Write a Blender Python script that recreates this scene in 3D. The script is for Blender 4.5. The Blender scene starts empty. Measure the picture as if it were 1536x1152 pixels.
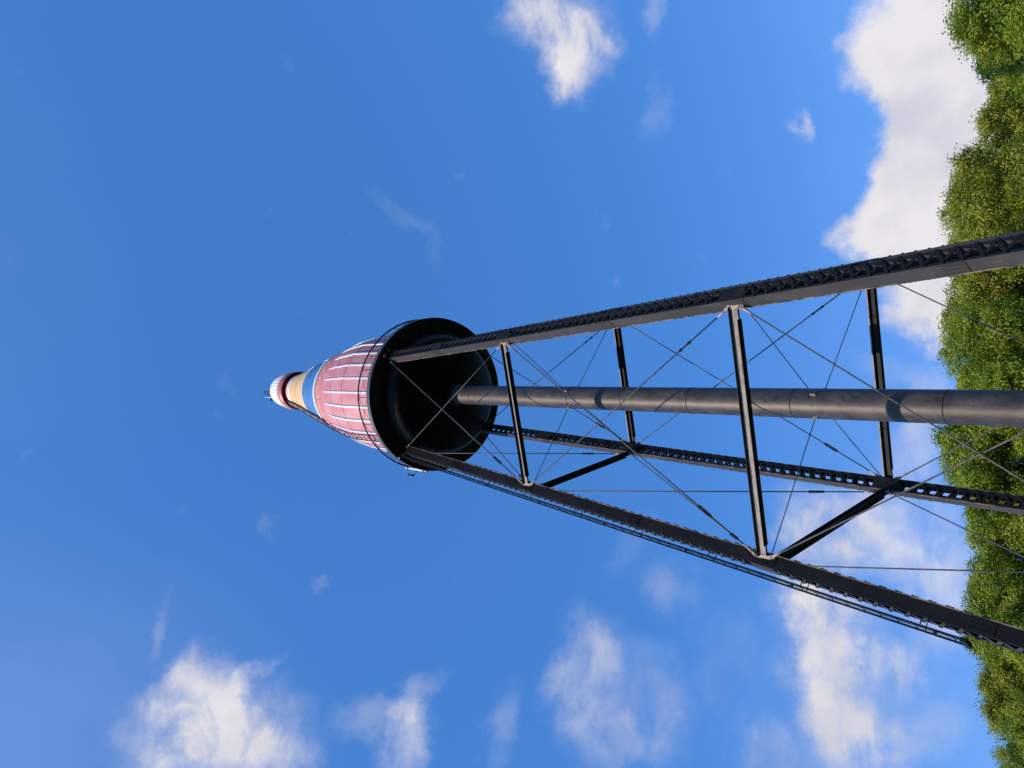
import bpy, math, random
import numpy as np
from mathutils import Vector, Matrix

S = bpy.context.scene
COL = S.collection
rad = math.radians

# ---------------------------------------------------------------- camera
FPX, DIST, PITCH, YAW, ROLL = 1107.3646, 18.33019, 0.89749, 0.02626, 0.00404
def camera_axes():
    F = Vector((math.sin(YAW)*math.cos(PITCH), math.cos(YAW)*math.cos(PITCH), math.sin(PITCH)))
    R = Vector((math.cos(YAW), -math.sin(YAW), 0)); U = R.cross(F)
    return F, math.cos(ROLL)*R+math.sin(ROLL)*U, -math.sin(ROLL)*R+math.cos(ROLL)*U
F_, R_, U_ = camera_axes()
cam_data = bpy.data.cameras.new('camera')
cam_data.sensor_fit = 'HORIZONTAL'; cam_data.sensor_width = 36.0
cam_data.lens = 36.0*FPX/1536.0
cam_data.clip_start = 0.1; cam_data.clip_end = 6000
cam = bpy.data.objects.new('camera', cam_data); COL.objects.link(cam)
X_, Y_, Z_ = -U_, R_, -F_          # the phone was held on its side: world up points to picture left
cam.matrix_world = Matrix(((X_.x, Y_.x, Z_.x, 0), (X_.y, Y_.y, Z_.y, -DIST), (X_.z, Y_.z, Z_.z, 1.6), (0, 0, 0, 1)))
S.camera = cam

# ---------------------------------------------------------------- sun, sky, exposure
SUN_EL, SUN_AZ = 33.0, 33.0         # degrees up; degrees left of straight behind the camera
sd = bpy.data.lights.new('sun', 'SUN'); sd.energy = 4.2; sd.angle = rad(0.53); sd.color = (1.0, 0.93, 0.83)
sun = bpy.data.objects.new('sun', sd); COL.objects.link(sun)
to_sun = Vector((-math.sin(rad(SUN_AZ))*math.cos(rad(SUN_EL)), -math.cos(rad(SUN_AZ))*math.cos(rad(SUN_EL)), math.sin(rad(SUN_EL))))
sun.rotation_euler = to_sun.to_track_quat('Z', 'Y').to_euler()
sun.location = to_sun*200

S.view_settings.view_transform = 'Standard'
S.view_settings.look = 'None'
S.view_settings.exposure = 0.0
S.view_settings.gamma = 1.0

W = bpy.data.worlds.new('World'); S.world = W; W.use_nodes = True
nt = W.node_tree; nt.nodes.clear()
def N(t, **k):
    n = nt.nodes.new(t)
    for a, b in k.items(): setattr(n, a, b)
    return n
def L(a, b): nt.links.new(a, b)
def M(op, a, b=None, clamp=False):
    n = N('ShaderNodeMath', operation=op, use_clamp=clamp)
    for i, v in enumerate((a, b)):
        if v is None: continue
        if isinstance(v, (int, float)): n.inputs[i].default_value = v
        else: L(v, n.inputs[i])
    return n.outputs[0]
def ramp(v, lo, hi, smooth=True, olo=0.0, ohi=1.0):
    n = N('ShaderNodeMapRange', interpolation_type='SMOOTHSTEP' if smooth else 'LINEAR')
    L(v, n.inputs[0]); n.inputs[1].default_value = lo; n.inputs[2].default_value = hi
    n.inputs[3].default_value = olo; n.inputs[4].default_value = ohi
    return n.outputs[0]
tc = N('ShaderNodeTexCoord')
dirn = N('ShaderNodeVectorMath', operation='NORMALIZE'); L(tc.outputs['Generated'], dirn.inputs[0])
D0 = dirn.outputs[0]
sky = N('ShaderNodeTexSky'); sky.sky_type = 'NISHITA'; sky.sun_disc = False
sky.sun_elevation = rad(SUN_EL); sky.sun_rotation = rad(180+SUN_AZ)
sky.air_density = 1.0; sky.dust_density = 0.6; sky.ozone_density = 2.2; sky.altitude = 200
SKY_STRENGTH = 0.12
# the camera's rendering of a clear sky: flatter from zenith to horizon and richer in blue
gm = N('ShaderNodeGamma'); gm.inputs['Gamma'].default_value = 0.55; L(sky.outputs[0], gm.inputs['Color'])
hs = N('ShaderNodeVectorMath', operation='MULTIPLY'); L(gm.outputs[0], hs.inputs[0]); hs.inputs[1].default_value = (0.66, 1.72, 3.50)
def noise(scale, detail=7, rough=0.6, vec=None, dist=0.0):
    n = N('ShaderNodeTexNoise'); n.inputs['Scale'].default_value = scale; n.inputs['Detail'].default_value = detail
    n.inputs['Roughness'].default_value = rough; n.inputs['Distortion'].default_value = dist
    L(vec if vec is not None else D0, n.inputs['Vector']); return n
# directions bent a little so that no cloud keeps a smooth outline
wn = noise(9, 6, 0.62)
wsub = N('ShaderNodeVectorMath', operation='SUBTRACT'); L(wn.outputs['Color'], wsub.inputs[0]); wsub.inputs[1].default_value = (0.5, 0.5, 0.5)
def warped(amount):
    sc = N('ShaderNodeVectorMath', operation='SCALE'); L(wsub.outputs[0], sc.inputs[0]); sc.inputs[3].default_value = amount
    ad = N('ShaderNodeVectorMath', operation='ADD'); L(D0, ad.inputs[0]); L(sc.outputs[0], ad.inputs[1]); return ad.outputs[0]
DW1, DW2 = warped(0.09), warped(0.13)
# cloud masses: azimuth, elevation, half sizes, turn (degrees), weight
VEIL = [(-83.3, 67.1, 24.1, 18.2, -159, 0.09), (87.7, 83.0, 15.9, 27.3, -10, 0.02)]
CUMULUS = [(-17.3, 26.8, 3.4, 5.1, -106, 0.72), (-22.6, 25.2, 2.8, 4.0, -110, 0.5), (-9.9, 28.5, 3.8, 3.4, -100, 0.58), (22.1, 18.7, 2.8, 6.1, -72, 0.9), (15.1, 18.6, 2.5, 5.1, -78, 0.9), (9.9, 20.0, 2.6, 3.5, -83, 0.8), (26.7, 21.7, 4.0, 4.4, -69, 1.0), (20.6, 20.9, 4.0, 6.3, -73, 1.1), (14.7, 21.2, 4.6, 5.2, -78, 1.1), (13.3, 24.9, 3.6, 2.3, -80, 0.8), (9.1, 21.6, 3.0, 4.9, -83, 1.0), (4.8, 20.9, 1.1, 2.4, -87, 0.8)]
WISPS = [(38.6, 42.4, 3.4, 2.6, -35, 1.0), (34.1, 41.4, 2.6, 2.9, -65, 1.0), (36.2, 41.2, 3.2, 3.5, -64, 0.5), (34.7, 35.5, 1.2, 1.9, -64, 0.42), (27.4, 37.5, 1.1, 2.2, -70, 0.26), (23.3, 28.5, 0.7, 1.1, -72, 0.6), (26.9, 57.5, 4.4, 0.9, -30, 0.15), (20.9, 56.0, 0.9, 2.5, -85, 0.13), (-53.3, 62.2, 3.0, 3.2, -133, 0.95), (-54.5, 60.2, 3.0, 3.1, -133, 0.5), (-61.6, 62.6, 3.4, 2.7, -139, 0.95), (-54.0, 58.8, 3.0, 3.1, -133, 0.6), (-49.8, 58.1, 2.6, 4.0, -130, 0.5), (-51.7, 64.8, 2.0, 1.8, -165, 0.5), (-45.3, 61.6, 2.3, 0.7, -171, 0.5), (-54.9, 65.0, 0.7, 1.9, -98, 0.35), (-52.0, 68.9, 0.6, 2.4, -145, 0.3), (-32.2, 62.7, 1.2, 0.6, -148, 0.3), (0.5, 73.3, 0.6, 0.8, -91, 0.14), (-41.6, 53.9, 3.5, 1.5, -123, 0.4), (-38.1, 51.7, 2.7, 1.2, -164, 0.4), (-42.7, 50.8, 1.8, 3.0, -124, 0.65), (-36.1, 45.9, 1.4, 3.9, -101, 0.3), (-27.8, 42.1, 2.6, 4.6, -99, 0.55), (-25.0, 40.4, 3.5, 2.7, -91, 0.3), (-28.9, 36.4, 3.4, 3.9, -114, 0.42), (-32.3, 39.2, 3.4, 3.8, -116, 0.45), (-18.0, 37.3, 2.1, 2.5, -106, 0.34), (-14.8, 40.9, 2.0, 2.9, -103, 0.2), (-19.0, 26.1, 3.6, 6.9, -108, 0.9), (-15.5, 27.7, 2.1, 2.6, -105, 0.5), (-23.7, 24.5, 3.5, 3.9, -111, 0.8), (-9.4, 28.5, 3.8, 3.3, -89, 1.0), (-9.3, 25.3, 3.2, 3.6, -100, 0.7), (-13.7, 21.0, 2.6, 4.5, -104, 0.7), (-8.7, 21.8, 3.4, 3.9, -99, 0.55), (-18.6, 22.1, 1.9, 1.6, -108, 0.7), (-21.4, 20.1, 2.9, 2.3, -110, 0.4), (-27.4, 28.9, 2.5, 2.4, -114, 0.5), (-0.0, 22.1, 1.5, 2.7, -92, 0.5), (-3.5, 22.4, 2.3, 2.7, -95, 0.55), (2.4, 24.5, 2.5, 1.4, -67, 0.3), (26.2, 19.6, 2.1, 2.3, -69, 0.3), (-24.9, 67.6, 0.9, 1.4, -112, 0.18), (-22.4, 32.3, 3.9, 4.7, -109, 0.15)]
def cover(blobs, vec, grow):
    tot = None
    for az, el, a, b, turn, w in blobs:
        c = Vector((math.sin(rad(az))*math.cos(rad(el)), math.cos(rad(az))*math.cos(rad(el)), math.sin(rad(el))))
        h = Vector((0, 0, 1)).cross(c).normalized(); u = c.cross(h)
        e1 = h*math.cos(rad(turn))+u*math.sin(rad(turn)); e2 = c.cross(e1)
        m = N('ShaderNodeMapping', vector_type='TEXTURE')
        m.inputs['Location'].default_value = c
        m.inputs['Rotation'].default_value = Matrix((e1, e2, c)).transposed().to_euler()
        m.inputs['Scale'].default_value = (rad(a)*grow, rad(b)*grow, 0.6)
        L(vec, m.inputs['Vector'])
        ln = N('ShaderNodeVectorMath', operation='LENGTH'); L(m.outputs[0], ln.inputs[0])
        v = ramp(ln.outputs['Value'], 0.15, 1.0, True, w, 0.0)
        tot = v if tot is None else M('ADD', tot, v)
    return tot
c1 = cover(CUMULUS, DW1, 1.32)
c2 = cover(WISPS, DW2, 1.25)
fine = noise(17, 9, 0.62)
n1 = M('SUBTRACT', fine.outputs['Fac'], 0.5)
d1 = ramp(M('ADD', c1, M('MULTIPLY', n1, 1.5)), 0.22, 1.05)
smap = N('ShaderNodeMapping'); smap.inputs['Scale'].default_value = (0.55, 1.0, 1.15); smap.inputs['Rotation'].default_value = (0.1, 0.25, 0.35)
L(D0, smap.inputs['Vector'])
streak = noise(18, 9, 0.59, smap.outputs[0], 0.3)
n2 = M('SUBTRACT', streak.outputs['Fac'], 0.5)
c2c = ramp(c2, 0.0, 1.25, False)
d2 = M('MULTIPLY', M('MULTIPLY', M('POWER', c2c, 1.3), ramp(streak.outputs['Fac'], 0.25, 0.66, True, 0.18, 1.12)), 1.05, True)
veil = cover(VEIL, D0, 1.0)
sepd = N('ShaderNodeSeparateXYZ'); L(D0, sepd.inputs[0])
low_haze = ramp(sepd.outputs['Z'], 0.25, 0.62, True, 0.09, 0.0)      # paler air towards the horizon
dens = M('ADD', M('ADD', M('MAXIMUM', d1, d2), veil), low_haze, True)
soft = noise(8, 6, 0.55)
ccol = N('ShaderNodeMix', data_type='RGBA')
L(ramp(soft.outputs['Fac'], 0.35, 0.65), ccol.inputs['Factor'])
ccol.inputs['A'].default_value = (5.1, 5.2, 6.1, 1); ccol.inputs['B'].default_value = (6.9, 6.72, 6.95, 1)
mx = N('ShaderNodeMix', data_type='RGBA'); mx.clamp_factor = True
L(dens, mx.inputs['Factor']); L(hs.outputs[0], mx.inputs['A']); L(ccol.outputs['Result'], mx.inputs['B'])
bg = N('ShaderNodeBackground'); bg.inputs['Strength'].default_value = SKY_STRENGTH
L(mx.outputs['Result'], bg.inputs['Color'])
wo = N('ShaderNodeOutputWorld'); L(bg.outputs[0], wo.inputs['Surface'])

# ---------------------------------------------------------------- materials
def material(name, base, rough=0.5, spec=0.5, second=None, scale=4.0, lo=0.5, hi=0.7, stretch=(1, 1, 1), metal=0.0, bump=0.0, third=None, third_scale=12.0, third_at=(0.62, 0.72), coat=0.0, tint=None):
    m = bpy.data.materials.new(name); m.use_nodes = True
    t = m.node_tree; b = t.nodes['Principled BSDF']
    b.inputs['Roughness'].default_value = rough; b.inputs['Specular IOR Level'].default_value = spec; b.inputs['Metallic'].default_value = metal
    b.inputs['Coat Weight'].default_value = coat
    if tint: b.inputs['Specular Tint'].default_value = (*tint, 1)
    b.inputs['Base Color'].default_value = (*base, 1)
    tcn = t.nodes.new('ShaderNodeTexCoord'); mp = t.nodes.new('ShaderNodeMapping'); mp.inputs['Scale'].default_value = stretch
    t.links.new(tcn.outputs['Object'], mp.inputs['Vector'])
    def fac(scale, lo, hi, detail=8):
        n = t.nodes.new('ShaderNodeTexNoise'); n.inputs['Scale'].default_value = scale; n.inputs['Detail'].default_value = detail; n.inputs['Roughness'].default_value = 0.65
        t.links.new(mp.outputs[0], n.inputs['Vector'])
        r = t.nodes.new('ShaderNodeMapRange'); r.interpolation_type = 'SMOOTHSTEP'; r.inputs[1].default_value = lo; r.inputs[2].default_value = hi
        t.links.new(n.outputs['Fac'], r.inputs[0]); return r.outputs[0], n
    last = None
    def layer(col, f):
        nonlocal last
        x = t.nodes.new('ShaderNodeMix'); x.data_type = 'RGBA'
        if last is None: x.inputs['A'].default_value = (*base, 1)
        else: t.links.new(last, x.inputs['A'])
        x.inputs['B'].default_value = (*col, 1); t.links.new(f, x.inputs['Factor']); last = x.outputs['Result']
    nn = None
    if second is not None:
        f, nn = fac(scale, lo, hi); layer(second, f)
    if third is not None:
        f, _ = fac(third_scale, *third_at); layer(third, f)
    if last is not None: t.links.new(last, b.inputs['Base Color'])
    if bump and nn is not None:
        bp = t.nodes.new('ShaderNodeBump'); bp.inputs['Strength'].default_value = bump; bp.inputs['Distance'].default_value = 0.02
        t.links.new(nn.outputs['Fac'], bp.inputs['Height']); t.links.new(bp.outputs[0], b.inputs['Normal'])
    return m
MAT = {}
MAT['black'] = material('black paint', (0.012, 0.011, 0.0105), 0.6, 0.18, (0.022, 0.019, 0.017), 2.5, 0.45, 0.7, third=(0.11, 0.055, 0.03), third_scale=9, third_at=(0.66, 0.74))
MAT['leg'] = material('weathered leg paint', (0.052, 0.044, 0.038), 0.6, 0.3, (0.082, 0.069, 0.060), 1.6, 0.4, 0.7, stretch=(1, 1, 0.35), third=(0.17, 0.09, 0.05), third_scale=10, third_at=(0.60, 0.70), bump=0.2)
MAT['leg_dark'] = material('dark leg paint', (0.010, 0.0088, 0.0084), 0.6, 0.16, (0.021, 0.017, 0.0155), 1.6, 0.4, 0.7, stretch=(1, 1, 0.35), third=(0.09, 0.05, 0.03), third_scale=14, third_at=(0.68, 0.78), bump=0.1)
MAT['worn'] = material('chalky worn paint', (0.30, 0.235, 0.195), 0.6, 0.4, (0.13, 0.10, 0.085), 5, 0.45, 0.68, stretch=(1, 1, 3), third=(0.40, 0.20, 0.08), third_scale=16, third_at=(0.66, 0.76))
MAT['edge'] = material('rusty bare edge', (0.30, 0.20, 0.12), 0.65, 0.3, (0.07, 0.055, 0.05), 3.0, 0.42, 0.58, third=(0.45, 0.25, 0.10), third_scale=9, third_at=(0.6, 0.7))
MAT['rod'] = material('rod steel', (0.10, 0.085, 0.075), 0.5, 0.4, (0.05, 0.045, 0.042), 6, 0.45, 0.6)
MAT['clevis'] = material('pale clevis paint', (0.42, 0.32, 0.26), 0.6, 0.4, (0.2, 0.13, 0.09), 9, 0.5, 0.65)
MAT['riser'] = material('riser paint', (0.040, 0.033, 0.029), 0.5, 0.6, (0.082, 0.066, 0.058), 2.6, 0.40, 0.66, stretch=(1, 1, 0.6), third=(0.026, 0.021, 0.019), third_scale=7, third_at=(0.54, 0.64), bump=0.45, tint=(1.0, 0.80, 0.68))
MAT['bowl'] = material('tank bottom paint', (0.005, 0.005, 0.005), 0.42, 0.10, (0.011, 0.010, 0.0095), 1.8, 0.45, 0.65, bump=0.15)
MAT['balcony'] = material('balcony black paint', (0.010, 0.010, 0.011), 0.55, 0.35)
MAT['rim'] = material('balcony rim paint', (0.055, 0.060, 0.070), 0.5, 0.4, (0.09, 0.09, 0.095), 4, 0.4, 0.7)
MAT['rail'] = material('railing paint', (0.010, 0.010, 0.010), 0.5, 0.25)
MAT['red'] = material('faded red paint', (0.64, 0.21, 0.22), 0.55, 0.4, (0.71, 0.30, 0.305), 1.3, 0.38, 0.62, stretch=(1, 1, 0.4), third=(0.56, 0.17, 0.17), third_scale=3.2, third_at=(0.58, 0.70))
MAT['rust_red'] = material('faded red with orange streaks', (0.64, 0.22, 0.21), 0.55, 0.4, (0.72, 0.27, 0.15), 1.6, 0.45, 0.6, third=(0.55, 0.20, 0.24), third_scale=4, third_at=(0.55, 0.66))
MAT['white'] = material('white paint', (0.86, 0.86, 0.87), 0.5, 0.4, (0.80, 0.79, 0.77), 3, 0.5, 0.7)
MAT['blue'] = material('blue paint', (0.055, 0.20, 0.44), 0.5, 0.4, (0.085, 0.25, 0.50), 2.2, 0.45, 0.7)
MAT['yellow'] = material('pale orange paint', (0.83, 0.50, 0.22), 0.5, 0.4, (0.85, 0.56, 0.30), 2.2, 0.45, 0.7, stretch=(1, 1, 0.4))
MAT['cream'] = material('cream paint', (0.86, 0.80, 0.62), 0.5, 0.4)
MAT['cap_red'] = material('cap red paint', (0.62, 0.17, 0.18), 0.45, 0.4, (0.68, 0.26, 0.26), 3, 0.45, 0.7)
MAT['cap_white'] = material('cap ivory paint', (0.88, 0.86, 0.76), 0.5, 0.4, (0.84, 0.80, 0.68), 3, 0.5, 0.7)
MAT['seam'] = material('dark plate seam line', (0.10, 0.035, 0.04), 0.7, 0.2)  # dark colour of the joints between plates
MAT['seam_dark'] = material('riser seam', (0.028, 0.023, 0.021), 0.6, 0.2)
MAT['stripe_shadow'] = material('painted stripe shadow', (0.13, 0.20, 0.31), 0.55, 0.3)  # shadow beside each white rib, put into paint
MAT['tan'] = material('tan ladder backing', (0.46, 0.32, 0.24), 0.6, 0.3, (0.36, 0.22, 0.16), 5, 0.45, 0.65)
MAT['lamp_red'] = material('red lens', (0.85, 0.13, 0.17), 0.25, 0.5)
MAT['lamp_dark'] = material('dark red lens', (0.42, 0.06, 0.05), 0.3, 0.5)
MAT['lamp_white'] = material('white lens', (0.8, 0.78, 0.72), 0.3, 0.5)
MAT['concrete'] = material('concrete', (0.36, 0.35, 0.33), 0.85, 0.2, (0.28, 0.27, 0.25), 5)
MAT['bark'] = material('bark', (0.11, 0.085, 0.065), 0.9, 0.2, (0.06, 0.048, 0.04), 7, stretch=(3, 3, 0.6), bump=0.5)
MAT['grass'] = material('mown grass', (0.035, 0.055, 0.016), 0.9, 0.2, (0.055, 0.065, 0.025), 0.6, 0.4, 0.65, third=(0.028, 0.045, 0.014), third_scale=6)
def leaf_material(name, dark, mid, warm):
    m = bpy.data.materials.new(name); m.use_nodes = True; t = m.node_tree; b = t.nodes['Principled BSDF']
    at = t.nodes.new('ShaderNodeAttribute'); at.attribute_name = 'tint'
    cr = t.nodes.new('ShaderNodeValToRGB')
    e = cr.color_ramp.elements; e[0].position = 0.0; e[0].color = (*dark, 1); e[1].position = 0.62; e[1].color = (*mid, 1)
    x = cr.color_ramp.elements.new(0.93); x.color = (*warm, 1)
    x = cr.color_ramp.elements.new(1.0); x.color = (0.17, 0.085, 0.03, 1)
    t.links.new(at.outputs['Fac'], cr.inputs[0]); t.links.new(cr.outputs[0], b.inputs['Base Color'])
    b.inputs['Roughness'].default_value = 0.5; b.inputs['Specular IOR Level'].default_value = 0.35
    tr = t.nodes.new('ShaderNodeBsdfTranslucent')
    br = t.nodes.new('ShaderNodeMix'); br.data_type = 'RGBA'; br.blend_type = 'MULTIPLY'; br.inputs['Factor'].default_value = 1.0
    t.links.new(cr.outputs[0], br.inputs['A']); br.inputs['B'].default_value = (1.5, 1.45, 0.7, 1); t.links.new(br.outputs['Result'], tr.inputs['Color'])
    ms = t.nodes.new('ShaderNodeMixShader'); ms.inputs[0].default_value = 0.40
    out = t.nodes['Material Output']
    t.links.new(b.outputs[0], ms.inputs[1]); t.links.new(tr.outputs[0], ms.inputs[2]); t.links.new(ms.outputs[0], out.inputs['Surface'])
    return m
MAT['leaf'] = leaf_material('olive green leaves', (0.105, 0.155, 0.018), (0.32, 0.36, 0.034), (0.48, 0.40, 0.055))
MAT['leaf_fresh'] = leaf_material('fresh green leaves', (0.095, 0.165, 0.018), (0.30, 0.38, 0.032), (0.45, 0.42, 0.055))
MAT['leaf_dark'] = leaf_material('dark green leaves', (0.04, 0.08, 0.014), (0.085, 0.135, 0.02), (0.14, 0.16, 0.03))  # dark conifer-like green, with the corner tree's shade put into it

# ---------------------------------------------------------------- mesh collector
class MB:
    def __init__(s): s.v = []; s.f = []; s.m = []; s.sm = []; s.cur = 0
    def face(s, idx, smooth=False): s.f.append(idx); s.m.append(s.cur); s.sm.append(smooth)
    def obox(s, c, ax, ay, az):       # centre and three half-extent vectors
        c = Vector(c); n = len(s.v)
        for i in (-1, 1):
            for j in (-1, 1):
                for k in (-1, 1): s.v.append(c+ax*i+ay*j+az*k)
        flip = ax.cross(ay).dot(az) < 0
        for q in ((0, 1, 3, 2), (4, 6, 7, 5), (0, 4, 5, 1), (2, 3, 7, 6), (0, 2, 6, 4), (1, 5, 7, 3)):
            s.face([n+i for i in (q[::-1] if flip else q)])
    def beam(s, p0, p1, wdir, w, h):  # box from p0 to p1, w along wdir, h across
        p0 = Vector(p0); p1 = Vector(p1); a = p1-p0; d = a.normalized()
        x = (wdir-d*wdir.dot(d)).normalized(); y = d.cross(x)
        s.obox((p0+p1)/2, x*w/2, y*h/2, a/2)
    def tube(s, p0, p1, r0, r1=None, n=8, caps=True):
        p0 = Vector(p0); p1 = Vector(p1); r1 = r0 if r1 is None else r1
        d = (p1-p0).normalized(); x = d.orthogonal().normalized(); y = d.cross(x); b = len(s.v)
        for p, r in ((p0, r0), (p1, r1)):
            for i in range(n):
                a = 2*math.pi*i/n; s.v.append(p+x*(r*math.cos(a))+y*(r*math.sin(a)))
        for i in range(n): s.face([b+i, b+(i+1) % n, b+n+(i+1) % n, b+n+i], True)
        if caps: s.face([b+i for i in range(n)][::-1]); s.face([b+n+i for i in range(n)])
    def path(s, pts, radii, n=8):
        pts = [Vector(p) for p in pts]; b = len(s.v); x = None
        for k, p in enumerate(pts):
            d = (pts[min(k+1, len(pts)-1)]-pts[max(k-1, 0)]).normalized()
            x = d.orthogonal().normalized() if x is None else (x-d*x.dot(d)).normalized()
            y = d.cross(x)
            for i in range(n):
                a = 2*math.pi*i/n; s.v.append(p+x*(radii[k]*math.cos(a))+y*(radii[k]*math.sin(a)))
        for k in range(len(pts)-1):
            for i in range(n): s.face([b+k*n+i, b+k*n+(i+1) % n, b+(k+1)*n+(i+1) % n, b+(k+1)*n+i], True)
        s.face([b+i for i in range(n)][::-1]); s.face([b+(len(pts)-1)*n+i for i in range(n)])
    def lathe(s, prof, n=96, smooth=True, flute=None, c=(0, 0)):    # profile (r, z) going up on the outside
        b = len(s.v)
        for r, z in prof:
            for i in range(n):
                a = 2*math.pi*i/n; q = r+(flute(i, z) if flute else 0)
                s.v.append(Vector((c[0]+q*math.cos(a), c[1]+q*math.sin(a), z)))
        for k in range(len(prof)-1):
            for i in range(n): s.face([b+k*n+i, b+k*n+(i+1) % n, b+(k+1)*n+(i+1) % n, b+(k+1)*n+i], smooth)
    def ring(s, R, z, r, n=120, m=6):    # torus
        b = len(s.v)
        for i in range(n):
            a = 2*math.pi*i/n
            for j in range(m):
                t = 2*math.pi*j/m; q = R+r*math.cos(t); s.v.append(Vector((q*math.cos(a), q*math.sin(a), z+r*math.sin(t))))
        for i in range(n):
            for j in range(m): s.face([b+i*m+j, b+((i+1) % n)*m+j, b+((i+1) % n)*m+(j+1) % m, b+i*m+(j+1) % m], True)
    def ball(s, c, r, n=10, m=6):
        c = Vector(c); b = len(s.v)
        for j in range(m+1):
            t = math.pi*j/m-math.pi/2
            for i in range(n):
                a = 2*math.pi*i/n; s.v.append(c+Vector((r*math.cos(t)*math.cos(a), r*math.cos(t)*math.sin(a), r*math.sin(t))))
        for j in range(m):
            for i in range(n): s.face([b+j*n+i, b+j*n+(i+1) % n, b+(j+1)*n+(i+1) % n, b+(j+1)*n+i], True)
    def build(s, name, mats, parent=None, origin=None):
        o0 = Vector(origin) if origin is not None else Vector((0, 0, 0))
        me = bpy.data.meshes.new(name); me.from_pydata([tuple(v-o0) for v in s.v], [], s.f)
        mats = mats if isinstance(mats, (list, tuple)) else [mats]
        for k in mats: me.materials.append(MAT[k])
        me.polygons.foreach_set('material_index', s.m); me.polygons.foreach_set('use_smooth', s.sm); me.update()
        o = bpy.data.objects.new(name, me); COL.objects.link(o); o.location = o0
        if parent is not None: o.parent = parent; o.location = o0-world_origin(parent)
        return o
def world_origin(o):
    p = Vector((0, 0, 0))
    while o is not None: p += o.location; o = o.parent
    return p
def tag(o, label=None, cat=None, group=None, kind=None):
    for k, v in (('label', label), ('category', cat), ('group', group), ('kind', kind)):
        if v: o[k] = v
    return o

# ---------------------------------------------------------------- ground
g = MB(); n = 48; ext = 1500.0
for i in range(n+1):
    for j in range(n+1):
        u = (i/n*2-1); w = (j/n*2-1); x = ext*u*abs(u); y = ext*w*abs(w)
        g.v.append(Vector((x, y, 0.25*math.sin(x*0.013)*math.sin(y*0.011+1)*min(1, max(0, (math.hypot(x, y)-25)/80)))))
for i in range(n):
    for j in range(n): g.face([i*(n+1)+j, (i+1)*(n+1)+j, (i+1)*(n+1)+j+1, i*(n+1)+j+1], True)
tag(g.build('ground', 'grass'), kind='structure')

# ================================================================ the water tower
tower = bpy.data.objects.new('water_tower', None); COL.objects.link(tower)
tag(tower, 'giant red white blue and yellow bottle shaped water tower on four black latticed legs', 'water tower')
ZT = 30.0
PHI, R0, RT, Z1, Z2 = -0.2316, 5.4888, 2.9329, 21.0165, 11.6347
WR, WT, RP = 0.3233, 0.3704, 0.3982
ANG = {'A': PHI+math.pi/4+math.pi*1.5, 'B': PHI+math.pi/4+math.pi, 'C': PHI+math.pi/4+math.pi/2, 'D': PHI+math.pi/4}
UP = Vector((0, 0, 1))
def er(n): return Vector((math.cos(ANG[n]), math.sin(ANG[n]), 0))
def et(n): return Vector((-math.sin(ANG[n]), math.cos(ANG[n]), 0))
def lp(n, z, sr=0.0, st=0.0):           # point on a leg: sr, st in half widths outwards and sideways
    return UP*z+er(n)*(R0+(RT-R0)*z/ZT+sr*WR/2)+et(n)*st*WT/2
LEG_FOOT = 0.6                          # legs stand on bearing plates over their footings
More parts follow.
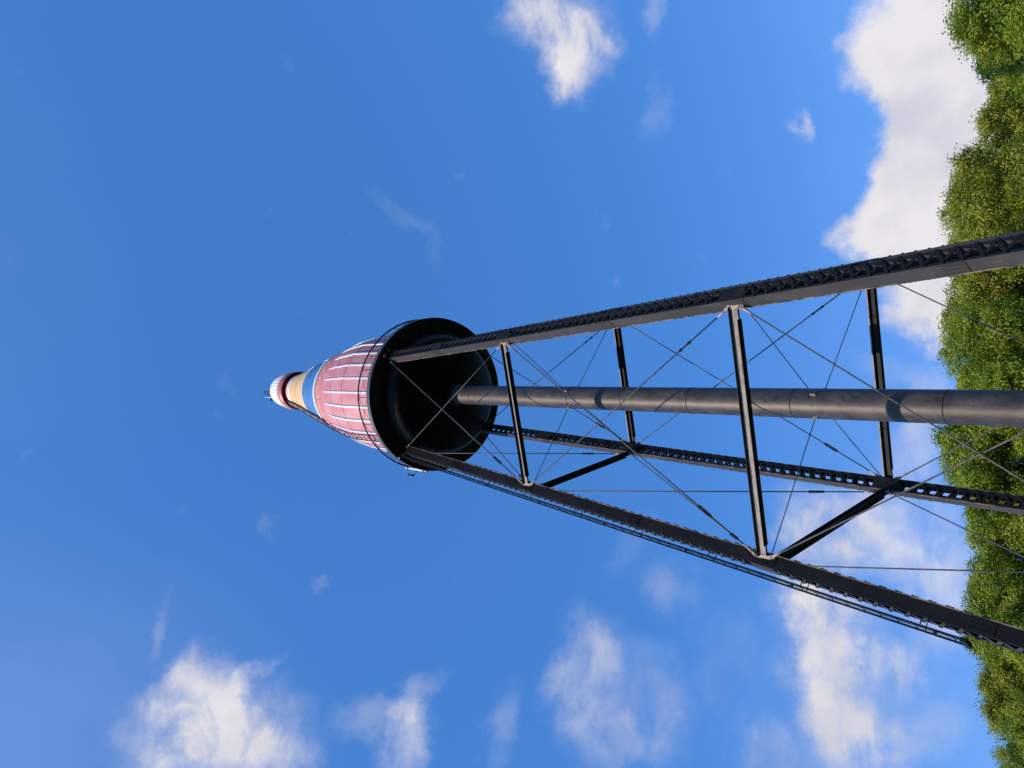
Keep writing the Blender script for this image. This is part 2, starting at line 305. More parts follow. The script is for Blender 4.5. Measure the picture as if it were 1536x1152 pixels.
def make_leg(n):
    E, T = er(n), et(n); m = MB()
    z0, z1 = LEG_FOOT, ZT-0.02
    ax = (lp(n, z1)-lp(n, z0)).normalized()
    out = (E-ax*E.dot(ax)).normalized()
    for s in (-1, 1):                    # two channels: web plus two flanges turned inwards
        m.cur = 0
        m.beam(lp(n, z0, 0, s*0.97), lp(n, z1, 0, s*0.97), T, 0.012, WR-0.006)
        m.cur = 2
        for q in (-1, 1):
            m.beam(lp(n, z0, q*0.97, s*0.80)+T*0, lp(n, z1, q*0.97, s*0.80), out, 0.014, 0.055)
        m.cur = 1                        # bare corner angle along the inner edge of the web
        m.beam(lp(n, z0, -0.93, s*1.05), lp(n, z1, -0.93, s*1.05), T, 0.014, 0.024)
        m.cur = 0
        for zs in (Z1, Z2, (Z1+Z2)/2-0.4, 25.6, 6.9):          # splice plates and their rivets
            hh = 0.34 if zs in (Z1, Z2) else 0.24
            m.beam(lp(n, zs-hh, 0, s*1.05), lp(n, zs+hh, 0, s*1.05), T, 0.012, WR*0.84)
            for k in range(-4, 5):
                for q in (-0.6, 0.0, 0.6):
                    m.obox(lp(n, zs+k*hh/5, q, s*1.10), T*0.007, out*0.012, ax*0.012)
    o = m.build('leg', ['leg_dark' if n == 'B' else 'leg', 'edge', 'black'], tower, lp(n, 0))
    for q in (1, -1):                    # lacing bars on the outer and inner side
        b = MB(); z = z0+0.5; k = 0; step = 0.165
        while z < z1-0.2:
            if any(abs(z-zz) < 0.36 for zz in (Z1, Z2)):
                z += step; k += 1; continue
            s = 1 if k % 2 else -1
            p0 = lp(n, z, q*1.06, s*0.80); p1 = lp(n, z+step, q*1.06, -s*0.80)
            b.beam(p0, p1, out, 0.010, 0.072)
            b.obox(p0+out*q*0.008, out*0.012, T*0.034, ax*0.034)
            z += step; k += 1
        for zz in (Z1, Z2, 25.6):
            b.beam(lp(n, zz-0.34, q*1.09, 0), lp(n, zz+0.34, q*1.09, 0), out, 0.012, WT*0.96)
        b.cur = 1
        if q == -1:                      # ends of the inner bars stand proud of the channel edge
            z = z0+0.5; k = 0
            while z < z1-0.2:
                for s in (-1, 1): b.obox(lp(n, z+(0.08 if s > 0 else 0.24), -1.06, s*0.9), out*0.012, T*0.022, ax*0.026)
                z += step*2
        b.build('lacing', ['leg' if n == 'B' and q == 1 else 'black', 'black'], o, lp(n, 0))  # outer bars of leg B get a paler paint for their sunlit look
    f = MB(); c = lp(n, 0)
    f.obox(UP*0.15+Vector((c.x, c.y, 0)), E*0.75, T*0.75, UP*0.3); f.obox(UP*0.5+Vector((c.x, c.y, 0)), E*0.5, T*0.5, UP*0.05)
    f.build('footing', 'concrete', tower, Vector((c.x, c.y, 0)))
    return o
LEGS = {n: make_leg(n) for n in 'ABCD'}

FACES = (('A', 'B'), ('B', 'C'), ('C', 'D'), ('D', 'A'))
# st sign of the side of the first leg that faces the second one
def side(a, b): return -1 if (a, b) in FACES else 1
def node(a, b, z, gap=1.12): return lp(a, z, -0.2, side(a, b)*gap)
def make_strut(a, b, z):
    p0, p1 = node(a, b, z), node(b, a, z)
    d = (p1-p0).normalized(); nrm = d.cross(UP); mid = (p0+p1)/2
    if nrm.dot(Vector((mid.x, mid.y, 0))) < 0: nrm = -nrm
    m = MB(); H, FW = 0.215, 0.165
    m.cur = 0; m.beam(p0, p1, nrm, 0.012, H-0.02)
    m.cur = 1  # black flanges: the shade on their undersides is painted in
    m.beam(p0+UP*H/2, p1+UP*H/2, nrm, FW, 0.012)
    m.beam(p0-UP*H/2+d*0.30, p1-UP*H/2-d*0.30, nrm, FW, 0.012)
    m.beam(p0-UP*H/2, p1-UP*H/2, nrm, 0.055, 0.010)
    front = (a, b) == ('A', 'B')         # only front webs are tan; the others' shade is painted in as black
    if not front and a != 'B':           # a pale strip edges the upper lip of the far ones
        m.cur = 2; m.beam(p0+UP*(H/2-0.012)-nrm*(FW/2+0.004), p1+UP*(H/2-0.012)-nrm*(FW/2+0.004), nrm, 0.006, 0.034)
    o = m.build('strut', ['worn' if front else 'black', 'black', 'worn'], tower, p0)
    for p, s in ((p0, 1), (p1, -1)):
        g = MB()                         # end plates
        g.beam(p+nrm*0.016-d*s*0.03+UP*0.17, p+nrm*0.016-d*s*0.03-UP*0.19, d, 0.17, 0.014)
        g.build('end_plate', 'clevis', o, p)
    return o
for a, b in FACES:
    for z in (Z1, Z2): make_strut(a, b, z)

def make_rod(p0, p1, name='tie_rod', r=0.019, buckle=0.84, ends=True):
    d = (p1-p0).normalized(); m = MB(); m.tube(p0, p1, r, n=6)
    o = m.build(name, 'rod', tower, p0)
    if buckle:
        c = p0+(p1-p0)*buckle; x = d.orthogonal().normalized(); y = d.cross(x); t = MB()
        for s in (-1, 1):
            t.tube(c-d*0.17+x*s*0.034, c+d*0.17+x*s*0.034, 0.013, n=6)
            t.tube(c+d*s*0.15, c+d*s*0.23, 0.043, 0.03, n=8)
        t.build('turnbuckle', 'black', o, c)
    if ends:
        for p, s in ((p0, 1), (p1, -1)):
            e = MB(); x = d.cross(Vector((p.x, p.y, 0)).normalized()).normalized()
            e.tube(p+d*s*0.10, p+d*s*0.40, 0.038, 0.02, n=8)
            nn = d.cross(x).normalized()
            e.tube(p+d*s*0.06-nn*0.035, p+d*s*0.06+nn*0.035, 0.062, n=12)
            e.build('clevis', 'clevis', o, p)
    return o
for a, b in FACES:
    for zt, zb in ((ZT-0.25, Z1), (Z1, Z2), (Z2, 0.9)):
        for u, w in ((a, b), (b, a)):
            off = 0.02 if u == a else -0.03
            mid = (lp(a, 5)+lp(b, 5)); mid.z = 0; nrm = mid.normalized()
            dz = 0.03 if (a, b) == ('B', 'C') else 0.17
            p0 = node(u, w, zt-(dz if zt < 29 else 0.0), 1.16)+nrm*off
            p1 = node(w, u, zb+(0.17 if zb > 2 else 0.0), 1.16)+nrm*off
            make_rod(p0, p1)
for n in 'ABCD':                        # level stays from each leg to the riser
    for z in (Z1, Z2):
        p0 = lp(n, z-0.06, -1.05, 0); p1 = er(n)*(RP+0.02)+UP*(z+0.02)
        make_rod(p0, p1, 'stay_rod', 0.0135, 0, False)

# riser pipe
m = MB(); zz = [0.0, 28.75]
m.lathe([(RP, 0.0), (RP, 28.9)], 64)
SEAMS = [4.6, 8.55, 12.3, 15.7, 18.4, 21.0, 24.2, 27.0]
m.cur = 1
for z in SEAMS: m.lathe([(RP-.004, z-0.016), (RP+0.006, z-0.012), (RP+0.006, z+0.012), (RP-.004, z+0.016)], 64)
riser = m.build('riser_pipe', ['riser', 'seam_dark'], tower)
for n in 'ABCD':
    for z in (Z1, Z2):
        lg = MB(); E = er(n); lg.obox(E*(RP+0.03)+UP*(z+0.02), E*0.05, et(n)*0.012, UP*0.06)
        lg.build('lug', 'clevis', riser, er(n)*RP+UP*z)
m = MB(); m.lathe([(0.9, 0.0), (0.9, 0.35), (0.62, 0.4), (0.0, 0.4)], 32); m.build('footing', 'concrete', tower)

# tank bottom: shallow ellipsoidal bowl with radial plate laps
RI, ZI, ZB = 2.7909, 29.8251, 28.42
m = MB(); prof = []
for k in range(25):
    t = k/24
    if t < 0.6: r = RP-0.02+(2.42-RP+0.02)*t/0.6; z = ZB+0.74*(r/2.42)**1.6
    else:
        q = (t-0.6)/0.4*math.pi/2; r = 2.42+(RI-2.42)*math.sin(q); z = ZB+0.74+(ZI-ZB-0.74)*(1-math.cos(q))**0.9+0.10*math.sin(q)
    prof.append((r, z))
prof.append((RI, ZI+0.20)); prof.append((RI-0.001, ZI+0.30))
m.lathe(prof, 120)
m.lathe([(RP+0.10, ZB+0.07), (RP+0.03, ZB-0.09), (RP-.01, ZB-0.10)][::-1], 48)
for k in range(8):
    a = rad(9+45*k); e = Vector((math.cos(a), math.sin(a), 0)); s = Vector((-e.y, e.x, 0))
    pts = [e*r+UP*(z-0.006) for r, z in prof if r > 0.55]
    for p, q in zip(pts[:-1], pts[1:]): m.beam(p, q, s, 0.05, 0.012)
bowl = m.build('tank_bottom', 'bowl', tower)

# balcony ring, rim and railing
RO = 3.4826
m = MB()
m.lathe([(RI-0.04, ZT+0.05), (RI-0.04, ZT), (RO-0.012, ZT), (RO-0.012, ZT+0.05), (RI-0.04, ZT+0.05)], 144, False)
for k in range(32):
    a = 2*math.pi*k/32+0.05; e = Vector((math.cos(a), math.sin(a), 0)); s = Vector((-e.y, e.x, 0))
    m.obox(e*(RI+RO)/2+UP*(ZT-0.04), e*0.27, s*0.02, UP*0.038)
    for q in (RI+0.12, RO-0.12): m.obox(e*q+s*0.1+UP*(ZT-0.008), e*0.018, s*0.018, UP*0.008)
balcony = m.build('balcony', 'balcony', tower)
m = MB()
m.lathe([(RO-0.010, ZT-0.05), (RO, ZT-0.05), (RO, ZT+0.20), (RO-0.010, ZT+0.20), (RO-0.010, ZT-0.05)], 144, False)
m.build('rim', 'rim', balcony)
NP = 18
posts = [(2*math.pi*k/NP+0.11) for k in range(NP)]
m = MB(); m.ring(RO-0.03, 31.02, 0.034, 144); m.build('top_rail', 'rail', balcony)
for k, a in enumerate(posts):
    e = Vector((math.cos(a), math.sin(a), 0)); p = e*(RO-0.03)
    m = MB(); m.tube(p+UP*(ZT+0.051), p+UP*31.0, 0.016, n=6); m.build('post', 'rail', balcony, p+UP*ZT)
m = MB()
for k, a in enumerate(posts):
    a2 = posts[(k+1) % NP]+(2*math.pi if k == NP-1 else 0)
    P = lambda t, z: Vector((math.cos(t)*(RO-0.03), math.sin(t)*(RO-0.03), z))
    am = (a+a2)/2
    for z0, z1 in ((ZT+0.2, 30.98), (30.98, ZT+0.2)):
        zm = (z0+z1)/2
        m.tube(P(a, z0), P(am, zm), 0.009, n=5); m.tube(P(am, zm), P(a2, z1), 0.009, n=5)
m.build('cross_brace', 'rail', balcony)

# leg tops: end shoes and the red and white lamps beside them
for n in 'ABCD':
    m = MB(); E, T = er(n), et(n)
    m.obox(lp(n, ZT-0.12, 0.1, 0), E*0.24, T*0.26, UP*0.06)
    m.build('leg_shoe', 'balcony', tower, lp(n, ZT))
def lamp(p, mat, r):
    m = MB(); m.cur = 0; m.ball(p, r); m.cur = 1; m.tube(p+UP*r*0.6, Vector((p.x, p.y, ZT-0.002)), r*0.55, n=8)
    m.build('lamp', [mat, 'balcony'], tower, p)
def shoe_pt(n, st, dr): return er(n)*(RT+WR/2+dr)+et(n)*st+UP*(ZT-0.13)
lamp(shoe_pt('A', -0.14, 0.16), 'lamp_red', 0.075); lamp(shoe_pt('A', 0.16, 0.14), 'lamp_dark', 0.055)
lamp(shoe_pt('B', 0.13, 0.12), 'lamp_dark', 0.075); lamp(shoe_pt('B', 0.20, 0.34), 'lamp_white', 0.045)

# ---------------------------------------------------------------- the bottle
BODY = [(2.79, 30.06), (2.815, 30.8), (2.84, 32.26), (2.86, 33.98), (2.70, 35.58), (2.46, 37.18), (2.36, 37.62), (2.215, 38.45)]
BLUE = [(2.155, 38.80), (1.94, 40.0), (1.70, 41.34)]
YEL = [(1.68, 41.46), (1.40, 42.9), (1.075, 44.8)]
CREAM = [(1.075, 44.8), (1.045, 45.05)]
FULL = BODY+BLUE+YEL+CREAM[1:]+[(1.02, 45.3), (0.88, 46.2)]
def rad_at(z):
    for (r0, z0), (r1, z1) in zip(FULL[:-1], FULL[1:]):
        if z0 <= z <= z1: return r0+(r1-r0)*(z-z0)/(z1-z0) if z1 > z0 else r0
    return FULL[-1][0]
def hoop(m, z, h=0.022, pr=0.004):
    m.lathe([(rad_at(z-h/2)-0.004, z-h/2), (rad_at(z-h/2)+pr, z-h/2), (rad_at(z+h/2)+pr, z+h/2), (rad_at(z+h/2)-0.004, z+h/2)], 120)
def upright_seam(m, a, z0, z1, w=0.010, pr=0.004):
    e = Vector((math.cos(a), math.sin(a), 0)); s = Vector((-e.y, e.x, 0)); k = 4
    for i in range(k):
        za, zb = z0+(z1-z0)*i/k, z0+(z1-z0)*(i+1)/k
        m.beam(e*rad_at(za)+UP*za, e*rad_at(zb)+UP*zb, s, w, 2*pr)
FRONT = -math.pi/2+0.0
m = MB(); m.lathe(BODY[:6], 120)
m.cur = 2; m.lathe(BODY[5:], 120)
m.cur = 1
for z in (30.9, 32.26, 33.96, 35.47, 37.26): hoop(m, z)
rnd = random.Random(4)
for z0, z1 in ((30.9, 32.26), (32.26, 33.96), (33.96, 35.47), (35.47, 37.26), (37.26, 38.4)):
    for k in range(5): upright_seam(m, rnd.uniform(0, 0.9)+k*2*math.pi/5, z0, z1)
bottle = m.build('bottle', ['red', 'seam', 'rust_red'], tower)
NS = 27
for k in range(NS):
    a = FRONT-rad(0.4)+2*math.pi*k/NS; e = Vector((math.cos(a), math.sin(a), 0)); s = Vector((-e.y, e.x, 0))
    m = MB(); zs = [30.12, 30.8, 32.26, 33.98, 34.8, 35.58, 36.64]
    wd = [0.039, 0.039, 0.039, 0.039, 0.037, 0.033, 0.025]; pr = 0.045
    b = len(m.v)
    for z, w in zip(zs, wd):
        r = rad_at(z); q = 1 if z < 36.5 else 0.4
        for sx, rr in ((-1, -0.01), (-1, pr*q), (1, pr*q), (1, -0.01)): m.v.append(e*(r+rr)+s*(sx*w)+UP*z)
    for i in range(len(zs)-1):
        for j in range(3): m.face([b+i*4+j, b+(i+1)*4+j, b+(i+1)*4+j+1, b+i*4+j+1][::-1])
    m.face([b, b+1, b+2, b+3][::-1]); t = b+(len(zs)-1)*4; m.face([t, t+1, t+2, t+3])
    m.cur = 1                            # thin grey blue line painted as the rib's shadow on one side
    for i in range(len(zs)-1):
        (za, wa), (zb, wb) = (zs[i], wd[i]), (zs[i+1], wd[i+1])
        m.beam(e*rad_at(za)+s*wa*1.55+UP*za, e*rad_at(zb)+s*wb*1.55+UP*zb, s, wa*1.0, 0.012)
    m.build('stripe', ['white', 'stripe_shadow'], bottle, e*rad_at(33)+UP*33)
for k in range(30):                     # dots round the shoulder
    a = FRONT+rad(5)+2*math.pi*k/30; e = Vector((math.cos(a), math.sin(a), 0)); z = 37.75; p = e*(rad_at(z)-0.01)+UP*z
    m = MB(); m.tube(p, p+e*0.025, 0.048, n=8); m.build('dot', 'white', bottle, p)
m = MB(); m.lathe([(2.20, 38.45), (2.24, 38.46), (2.185, 38.78), (2.14, 38.80)], 120); m.build('white_ring', 'white', bottle, UP*38.45)
m = MB(); m.lathe(BLUE, 120); m.cur = 1; hoop(m, 40.26, 0.03); upright_seam(m, FRONT-0.55, 40.26, 41.3); upright_seam(m, FRONT+1.2, 38.85, 40.26); upright_seam(m, FRONT-1.0, 38.85, 40.26)
blue = m.build('blue_band', ['blue', 'seam_dark'], bottle, UP*38.8)
m = MB(); m.lathe([(1.695, 41.34), (1.713, 41.35), (1.695, 41.45), (1.675, 41.46)], 96); m.build('white_ring', 'cream', bottle, UP*41.34)
m = MB(); m.lathe(YEL, 96); m.cur = 1; hoop(m, 43.2, 0.03); upright_seam(m, FRONT-0.5, 43.2, 44.7)
m.build('yellow_band', ['yellow', 'seam'], bottle, UP*41.46)
m = MB(); m.lathe(CREAM, 96); m.build('cream_band', 'cream', bottle, UP*44.8)
m = MB(); m.lathe([(1.045, 45.05), (1.058, 45.06), (1.03, 45.29), (1.015, 45.30)], 96); m.build('white_ring', 'white', bottle, UP*45.05)
m = MB(); m.lathe([(1.015, 45.30), (0.90, 46.0), (0.86, 46.6)], 96); m.build('neck', 'cap_red', bottle, UP*45.3)
# worn remains of white lettering that wraps past the visible edges of the two bands
def strokes(name, lst, parent):
    m = MB()
    for da, z, w, h, sl in lst:
        a = FRONT+rad(da); e = Vector((math.cos(a), math.sin(a), 0)); s = Vector((-e.y, e.x, 0)); r = rad_at(z)
        v = (UP+s*sl).normalized(); x = v.cross(e).normalized()
        k = (rad_at(z+0.2)-rad_at(z-0.2))/0.4; v = (v+e*k).normalized()
        m.obox(e*(r+0.008)+UP*z, x*w/2, v*h/2, e*0.014)
    m.build(name, 'white', parent)
strokes('lettering', [(58, 39.4, 0.11, 0.6, 0.2), (66, 39.8, 0.11, 1.0, -0.2), (62, 39.15, 0.34, 0.11, 0), (72, 40.0, 0.14, 1.2, 0.1), (80, 40.0, 0.3, 0.14, 0), (79, 40.6, 0.3, 0.14, 0), (48, 39.2, 0.10, 0.18, 0), (-62, 39.3, 0.1, 0.5, -0.2), (-56, 39.1, 0.10, 0.14, 0)], bottle)
strokes('lettering', [(52, 42.0, 0.09, 0.35, 0.3), (60, 42.3, 0.09, 0.6, -0.3), (66, 42.6, 0.28, 0.09, 0), (70, 42.1, 0.09, 0.7, 0.2), (44, 42.6, 0.07, 0.14, 0), (80, 42.4, 0.09, 1.0, 0.1)], bottle)
# cap
m = MB()
m.lathe([(0.84, 46.47), (1.12, 46.45), (1.145, 45.74), (1.165, 45.72), (1.195, 45.74), (1.19, 46.2), (1.172, 46.5)], 96)
cap = m.build('cap', 'cap_red', bottle, UP*46)
m = MB()
capp = [(1.160, 46.5), (1.168, 46.54), (1.11, 47.0), (1.03, 47.6), (0.965, 48.1), (0.93, 48.3), (0.84, 48.42), (0.6, 48.5), (0.0, 48.55)]
m.lathe(capp, 144, True, lambda i, z: (0.022 if (i % 4) < 2 else -0.004)*(1 if z < 48.25 else 0))
m.build('cap_top', 'cap_white', cap, UP*46.5)
m = MB()                                 # aerials and a small light mast on the cap
a = rad(-118); e = Vector((math.cos(a), math.sin(a), 0)); s = Vector((-e.y, e.x, 0)); p = e*0.82
m.tube(p+UP*48.3, p+UP*49.25, 0.022, n=6); m.tube(p+UP*49.2, p+s*0.3+UP*49.45, 0.02, n=5); m.tube(p+s*0.3+UP*48.9, p+s*0.05+UP*49.0, 0.02, n=5)
m.tube(p+s*0.35+UP*48.4, p+s*0.33+UP*49.5, 0.02, n=6); m.tube(p+s*0.33+UP*49.5, p+s*0.12+UP*49.75, 0.02, n=5)
m.tube(p-s*0.28+UP*48.2, p-s*0.28+UP*48.9, 0.035, n=6)
m.obox(p-s*0.28+UP*48.95, e*0.06, s*0.06, UP*0.08)
m.cur = 1; m.tube(p-s*0.1+UP*48.4, p-s*0.1+UP*49.5, 0.03, n=6); m.ball(p-s*0.1+UP*49.75, 0.06)
m.build('aerial', ['rail', 'lamp_white'], cap, p+UP*48.3)
# ladder up the bottle's side
LA = FRONT-rad(45); E = Vector((math.cos(LA), math.sin(LA), 0)); T = Vector((-E.y, E.x, 0))
m = MB(); zs = [30.3, 32.26, 33.98, 35.58, 37.18, 38.4, 38.9, 40.0, 41.4, 42.9, 44.1, 45.3, 46.0]
m.cur = 1
for i in range(len(zs)-1):
    za, zb = zs[i], zs[i+1]; pa = E*(rad_at(za)+0.13)+UP*za; pb = E*(rad_at(zb)+0.13)+UP*zb
    m.cur = 1
    if za >= 38.3: m.beam(pa-E*0.05, pb-E*0.05, T, 0.34, 0.012)
    m.cur = 0
    for sx in (-1, 1): m.beam(pa+T*sx*0.19, pb+T*sx*0.19, T, 0.03, 0.035)
    k = max(1, int((zb-za)/(0.42 if za < 38 else 0.8)))
    for j in range(k):
        q = pa+(pb-pa)*(j+0.5)/k; m.tube(q-T*0.165, q+T*0.165, 0.012, n=5)
    m.beam(E*(rad_at(za)-0.02)+UP*za+T*0.18, pa+T*0.18, T, 0.03, 0.03); m.beam(E*(rad_at(za)-0.02)+UP*za-T*0.18, pa-T*0.18, T, 0.03, 0.03)
m.build('bottle_ladder', ['rail', 'tan'], bottle, E*2.8+UP*30.3)

# ladder up the outside of the leg at the picture's lower edge
n = 'B'; E, T = er(n), et(n); zlo, zhi = 7.15, 30.6
ax = (lp(n, zhi)-lp(n, zlo)).normalized()
def ladp(z, o, t): return lp(n, z, 1.0, 0)+E*o+T*t
m = MB()
for t in (-0.17, 0.17): m.beam(ladp(zlo, 0.20, t), ladp(zhi, 0.20, t), T, 0.014, 0.045)
m.obox(ladp(zlo, 0.20, 0.0), T*0.18, E*0.045, UP*0.05)
ladder = m.build('ladder', 'rail', tower, lp(n, zlo))
m = MB(); z = zlo+0.2
while z < zhi: m.tube(ladp(z, 0.20, -0.17), ladp(z, 0.20, 0.17), 0.009, n=5); z += 0.36
m.build('rung', 'rail', ladder, lp(n, zlo))
ladder.children[0].name = 'rungs'
m = MB(); z = zlo+0.8
while z < 29.5:
    for t in (-0.15, 0.15): m.beam(ladp(z, 0.02, t), ladp(z, 0.20, t), T, 0.03, 0.012)
    z += 2.6
m.build('bracket', 'black', ladder, lp(n, zlo))
m = MB(); m.tube(ladp(zlo-0.1, 0.235, 0.165), ladp(zhi, 0.235, 0.165), 0.008, n=5)
z = zlo+0.5
while z < 29.5: m.obox(ladp(z, 0.23, 0.16), E*0.05, T*0.02, UP*0.03); z += 3.1
m.build('safety_cable', 'black', ladder, lp(n, zlo))
# white camera mast on the balcony rail above that leg
p = Vector((RO*math.cos(rad(-140)), RO*math.sin(rad(-140)), 0)); e = p.normalized(); p = e*(RO+0.06)
a = rad(-176); e = Vector((math.cos(a), math.sin(a), 0)); p = e*(RO+0.05)
m = MB(); m.tube(p+UP*30.3, p+UP*31.9, 0.05, n=8); m.ball(p+UP*32.15, 0.07); m.cur = 1
m.tube(p+UP*30.6-e*0.05, p+UP*30.6+e*0.08, 0.06, n=8); m.tube(p+UP*31.1, p-Vector((-e.y, e.x, 0))*0.02+e*0.3+UP*31.5, 0.02, n=5); m.obox(p+e*0.3+UP*31.7, e*0.05, UP*0.22, Vector((-e.y, e.x, 0))*0.05)
m.build('aerial', ['lamp_white', 'rail'], tower, p+UP*30.3)

# ================================================================ trees
def crown_mesh(name, seed, H, R, leaves, leaf, mat, spread=1.0, base=0.36):
    rg = np.random.default_rng(seed)
    zc0, zc1 = H*base, H
    lobes = []
    for k in range(26):                      # boughs: small domes set round a tapering crown
        t = rg.random()**0.8; z = zc0+(zc1-zc0)*(0.10+0.80*t)
        rr = R*0.80*math.sqrt(max(0.03, 1-((z-(zc0+zc1)*0.46)/((zc1-zc0)*0.60))**2))
        a = k*2.39996+rg.normal(0, 0.3); q = rr*rg.uniform(0.55, 1.0)
        lobes.append((q*math.cos(a), q*math.sin(a), z, R*rg.uniform(0.20, 0.36)))
    lobes.append((rg.normal(0, R*.1), rg.normal(0, R*.1), zc1-R*0.42, R*0.40))
    lobes.append((R*0.3, R*0.1, zc1-R*0.62, R*0.42)); lobes.append((-R*0.32, -R*0.15, zc1-R*0.60, R*0.40))
    for k in range(9):                       # odd leaders and side sprays that break the outline
        a = rg.random()*6.283; q = R*rg.uniform(0.25, 0.85); lobes.append((q*math.cos(a), q*math.sin(a), zc1-R*(0.10+0.55*(q/R)**2)-rg.random()*0.5, R*rg.uniform(0.09, 0.16)))
    lobes = np.array(lobes)
    nc = 2600
    li = rg.choice(len(lobes), nc, p=lobes[:, 3]**1.8/np.sum(lobes[:, 3]**1.8))
    dv = rg.normal(size=(nc, 3)); dv /= np.linalg.norm(dv, axis=1)[:, None]
    rr = lobes[li, 3]*(0.62+0.44*rg.random(nc)**0.6)
    sp = rg.random(nc) < 0.06; rr[sp] *= 1.12                 # sprigs beyond the outline
    C = lobes[li, :3]+dv*rr[:, None]*np.array([1, 1, 0.88])
    C[:, 2] = np.minimum(C[:, 2], H-0.02)
    ctint = np.clip(rg.normal(0.42, 0.26, nc), 0, 0.95)
    low = C[:, 2] < H*0.62                   # the deep lower crown is sparser, with the coarser leaf sprays
    wgt = np.where(low, 0.22, 1.0); per = np.maximum(6, (leaves*wgt/wgt.sum()).astype(int))
    idx = np.repeat(np.arange(nc), per); n = len(idx)
    cs = (0.13+0.20*rg.random(nc))*spread*R/4.0
    g3 = rg.normal(size=(n, 3)); g3 /= np.linalg.norm(g3, axis=1)[:, None]
    P = C[idx]+g3*(rg.random(n)**0.45*1.75*cs[idx])[:, None]*np.array([1, 1, 0.8])
    nr = rg.normal(size=(n, 3))*0.62+np.array([0, 0, 0.45])+dv[idx]*0.95; nr /= np.linalg.norm(nr, axis=1)[:, None]
    tx = rg.normal(size=(n, 3)); tx -= nr*np.sum(tx*nr, axis=1)[:, None]; tx /= np.linalg.norm(tx, axis=1)[:, None]
    ty = np.cross(nr, tx); sz = leaf*((0.65+0.7*rg.random(n))*np.where(low[idx], 1.7, 1.0))[:, None]
    V = np.stack([P-tx*sz*0.55, P+ty*sz*0.36-tx*sz*0.05+nr*sz*0.08, P+tx*sz*0.6, P-ty*sz*0.36-tx*sz*0.05+nr*sz*0.08], 1).reshape(-1, 3)
    tint = np.clip(ctint[idx]+rg.normal(0, 0.12, n), 0, 0.96); tint[rg.random(n) < 0.006] = 1.0
    me = bpy.data.meshes.new(name); me.vertices.add(4*n); me.vertices.foreach_set('co', V.ravel().astype(np.float32))
    me.loops.add(4*n); me.loops.foreach_set('vertex_index', np.arange(4*n, dtype=np.int32))
    me.polygons.add(n); me.polygons.foreach_set('loop_start', np.arange(0, 4*n, 4, dtype=np.int32)); me.polygons.foreach_set('loop_total', np.full(n, 4, dtype=np.int32))
    at = me.attributes.new('tint', 'FLOAT', 'FACE'); at.data.foreach_set('value', tint.astype(np.float32))
    me.materials.append(MAT[mat]); me.update(calc_edges=True); me.validate()
    return me, lobes
def trunk_mesh(name, seed, H, lobes):
    rg = random.Random(seed); m = MB()
    pts = []; x = y = 0
    for k in range(9):
        z = H*0.86*k/8; pts.append((x, y, z)); x += rg.uniform(-.12, .12); y += rg.uniform(-.12, .12)
    r0 = H*0.019
    m.path(pts, [r0*(1.35 if k == 0 else 1-0.1*k) for k in range(9)], 10)
    for lx, ly, lz, lr in lobes:
        zb = max(H*0.24, lz*0.62); f = zb/(H*0.86)*8; i = min(7, int(f)); b0 = Vector(pts[i]).lerp(Vector(pts[i+1]), f-i)
        e = Vector((lx, ly, lz)); md = b0.lerp(e, 0.5)+Vector((0, 0, -0.25+rg.uniform(-.2, .3)))
        rb = r0*0.42*(1-0.6*zb/H)
        m.path([b0, b0.lerp(md, .5)+Vector((rg.uniform(-.1, .1), rg.uniform(-.1, .1), 0)), md, md.lerp(e, .6), e], [rb, rb*.8, rb*.6, rb*.4, rb*.15], 6)
        for q in range(3):
            t = e+Vector((rg.uniform(-1, 1), rg.uniform(-1, 1), rg.uniform(-.3, 1))).normalized()*lr*0.9
            m.path([md.lerp(e, .55), t], [rb*.35, rb*.06], 5)
    me = bpy.data.meshes.new(name); me.from_pydata([tuple(v) for v in m.v], [], m.f); me.materials.append(MAT['bark'])
    me.polygons.foreach_set('use_smooth', m.sm); me.update(); return me
KIND = {}
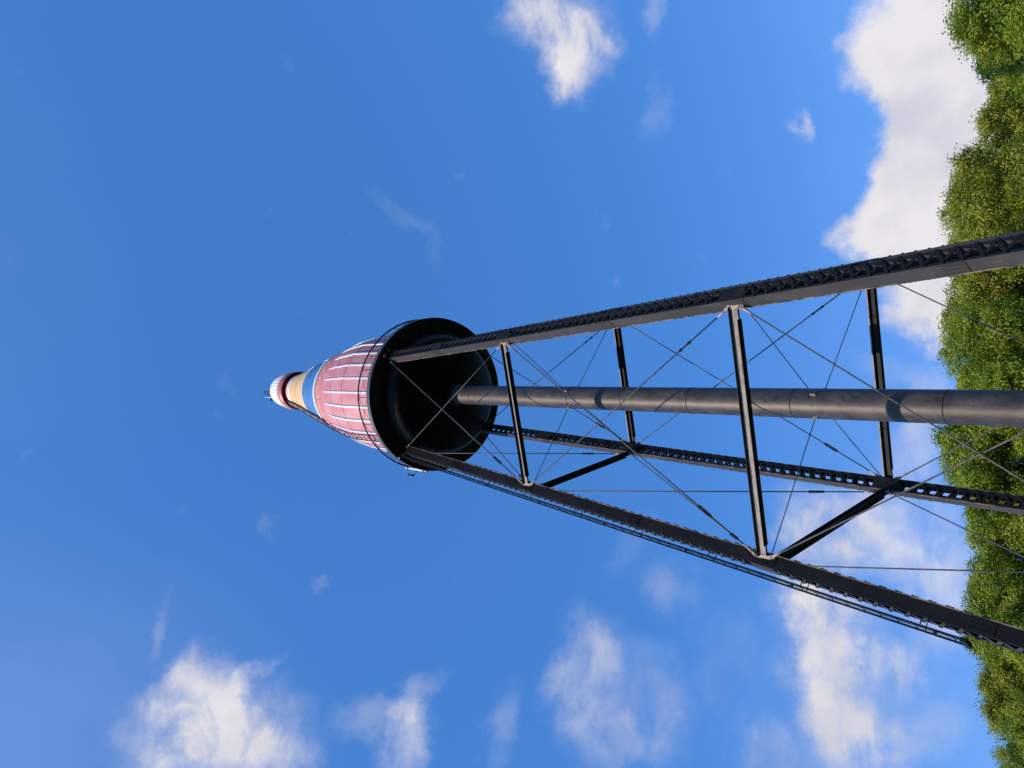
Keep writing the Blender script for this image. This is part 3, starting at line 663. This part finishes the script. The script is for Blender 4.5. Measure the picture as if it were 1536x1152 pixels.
for key, seed, H, R, mat, lf, sprd in (('olive', 11, 19.0, 4.6, 'leaf', 0.105, 1.0), ('round', 23, 19.0, 4.8, 'leaf_fresh', 0.105, 1.0), ('loose', 37, 19.0, 4.4, 'leaf', 0.105, 1.2), ('fresh', 51, 19.0, 4.5, 'leaf_fresh', 0.105, 1.05), ('dark', 67, 19.0, 3.4, 'leaf_dark', 0.105, 0.9)):
    me, lobes = crown_mesh('crown', seed, H, R, 150000, lf, mat, sprd)
    KIND[key] = (me, trunk_mesh('trunk', seed, H, lobes), H)
def tree(kind, az, dist, tan_el, rot, wide, label):
    cm, tm, H = KIND[kind]
    h = 1.6+dist*tan_el; s = h/H
    root = bpy.data.objects.new('leafy_tree', None); COL.objects.link(root)
    root.location = (dist*math.sin(rad(az)), -DIST+dist*math.cos(rad(az)), 0.0); root.rotation_euler = (0, 0, rad(rot)); root.scale = (s*wide, s*wide, s)
    tag(root, label, 'tree', 'trees behind the water tower')
    for nm, me in (('trunk', tm), ('crown', cm)):
        o = bpy.data.objects.new(nm, me); COL.objects.link(o); o.parent = root
    return root
TREES = [
 ('fresh', 26.0, 40, 0.339, 20, 1.4, 'green tree filling the top right corner of the photo, under the largest cloud'),
 ('olive', 18.8, 64, 0.330, 140, 1.1, 'olive tree next to the top right corner tree, its crown dipping low'),
 ('loose', 13.2, 56, 0.381, 75, 0.95, 'loose crowned tree with ragged sprigs beside the upper edge of the thick near leg'),
 ('olive', 7.6, 49, 0.384, 250, 1.05, 'bright tree crossed by the thick near leg and just inside it'),
 ('round', 2.9, 46, 0.378, 10, 1.0, 'round crowned tree half behind the riser pipe, on its upper side in the photo'),
 ('fresh', -2.9, 47, 0.383, 200, 1.1, 'bright green tree between the riser pipe and the latticed back leg'),
 ('round', -8.7, 48, 0.349, 120, 1.1, 'dense tree just below the latticed back leg in the photo'),
 ('fresh', -13.8, 47, 0.348, 300, 1.0, 'fresh green tree crossed by the leg that carries the ladder'),
 ('olive', -18.0, 49, 0.322, 60, 1.0, 'tree with orange tinted leaves just below the leg that carries the ladder'),
 ('round', -20.9, 46, 0.300, 280, 0.75, 'low pale green tree sloping down to the bottom right corner of the photo'),
 ('dark', -23.6, 50, 0.296, 33, 0.85, 'darkest tree, small, in the bottom right corner of the photo'),
]
for t in TREES: tree(*t)
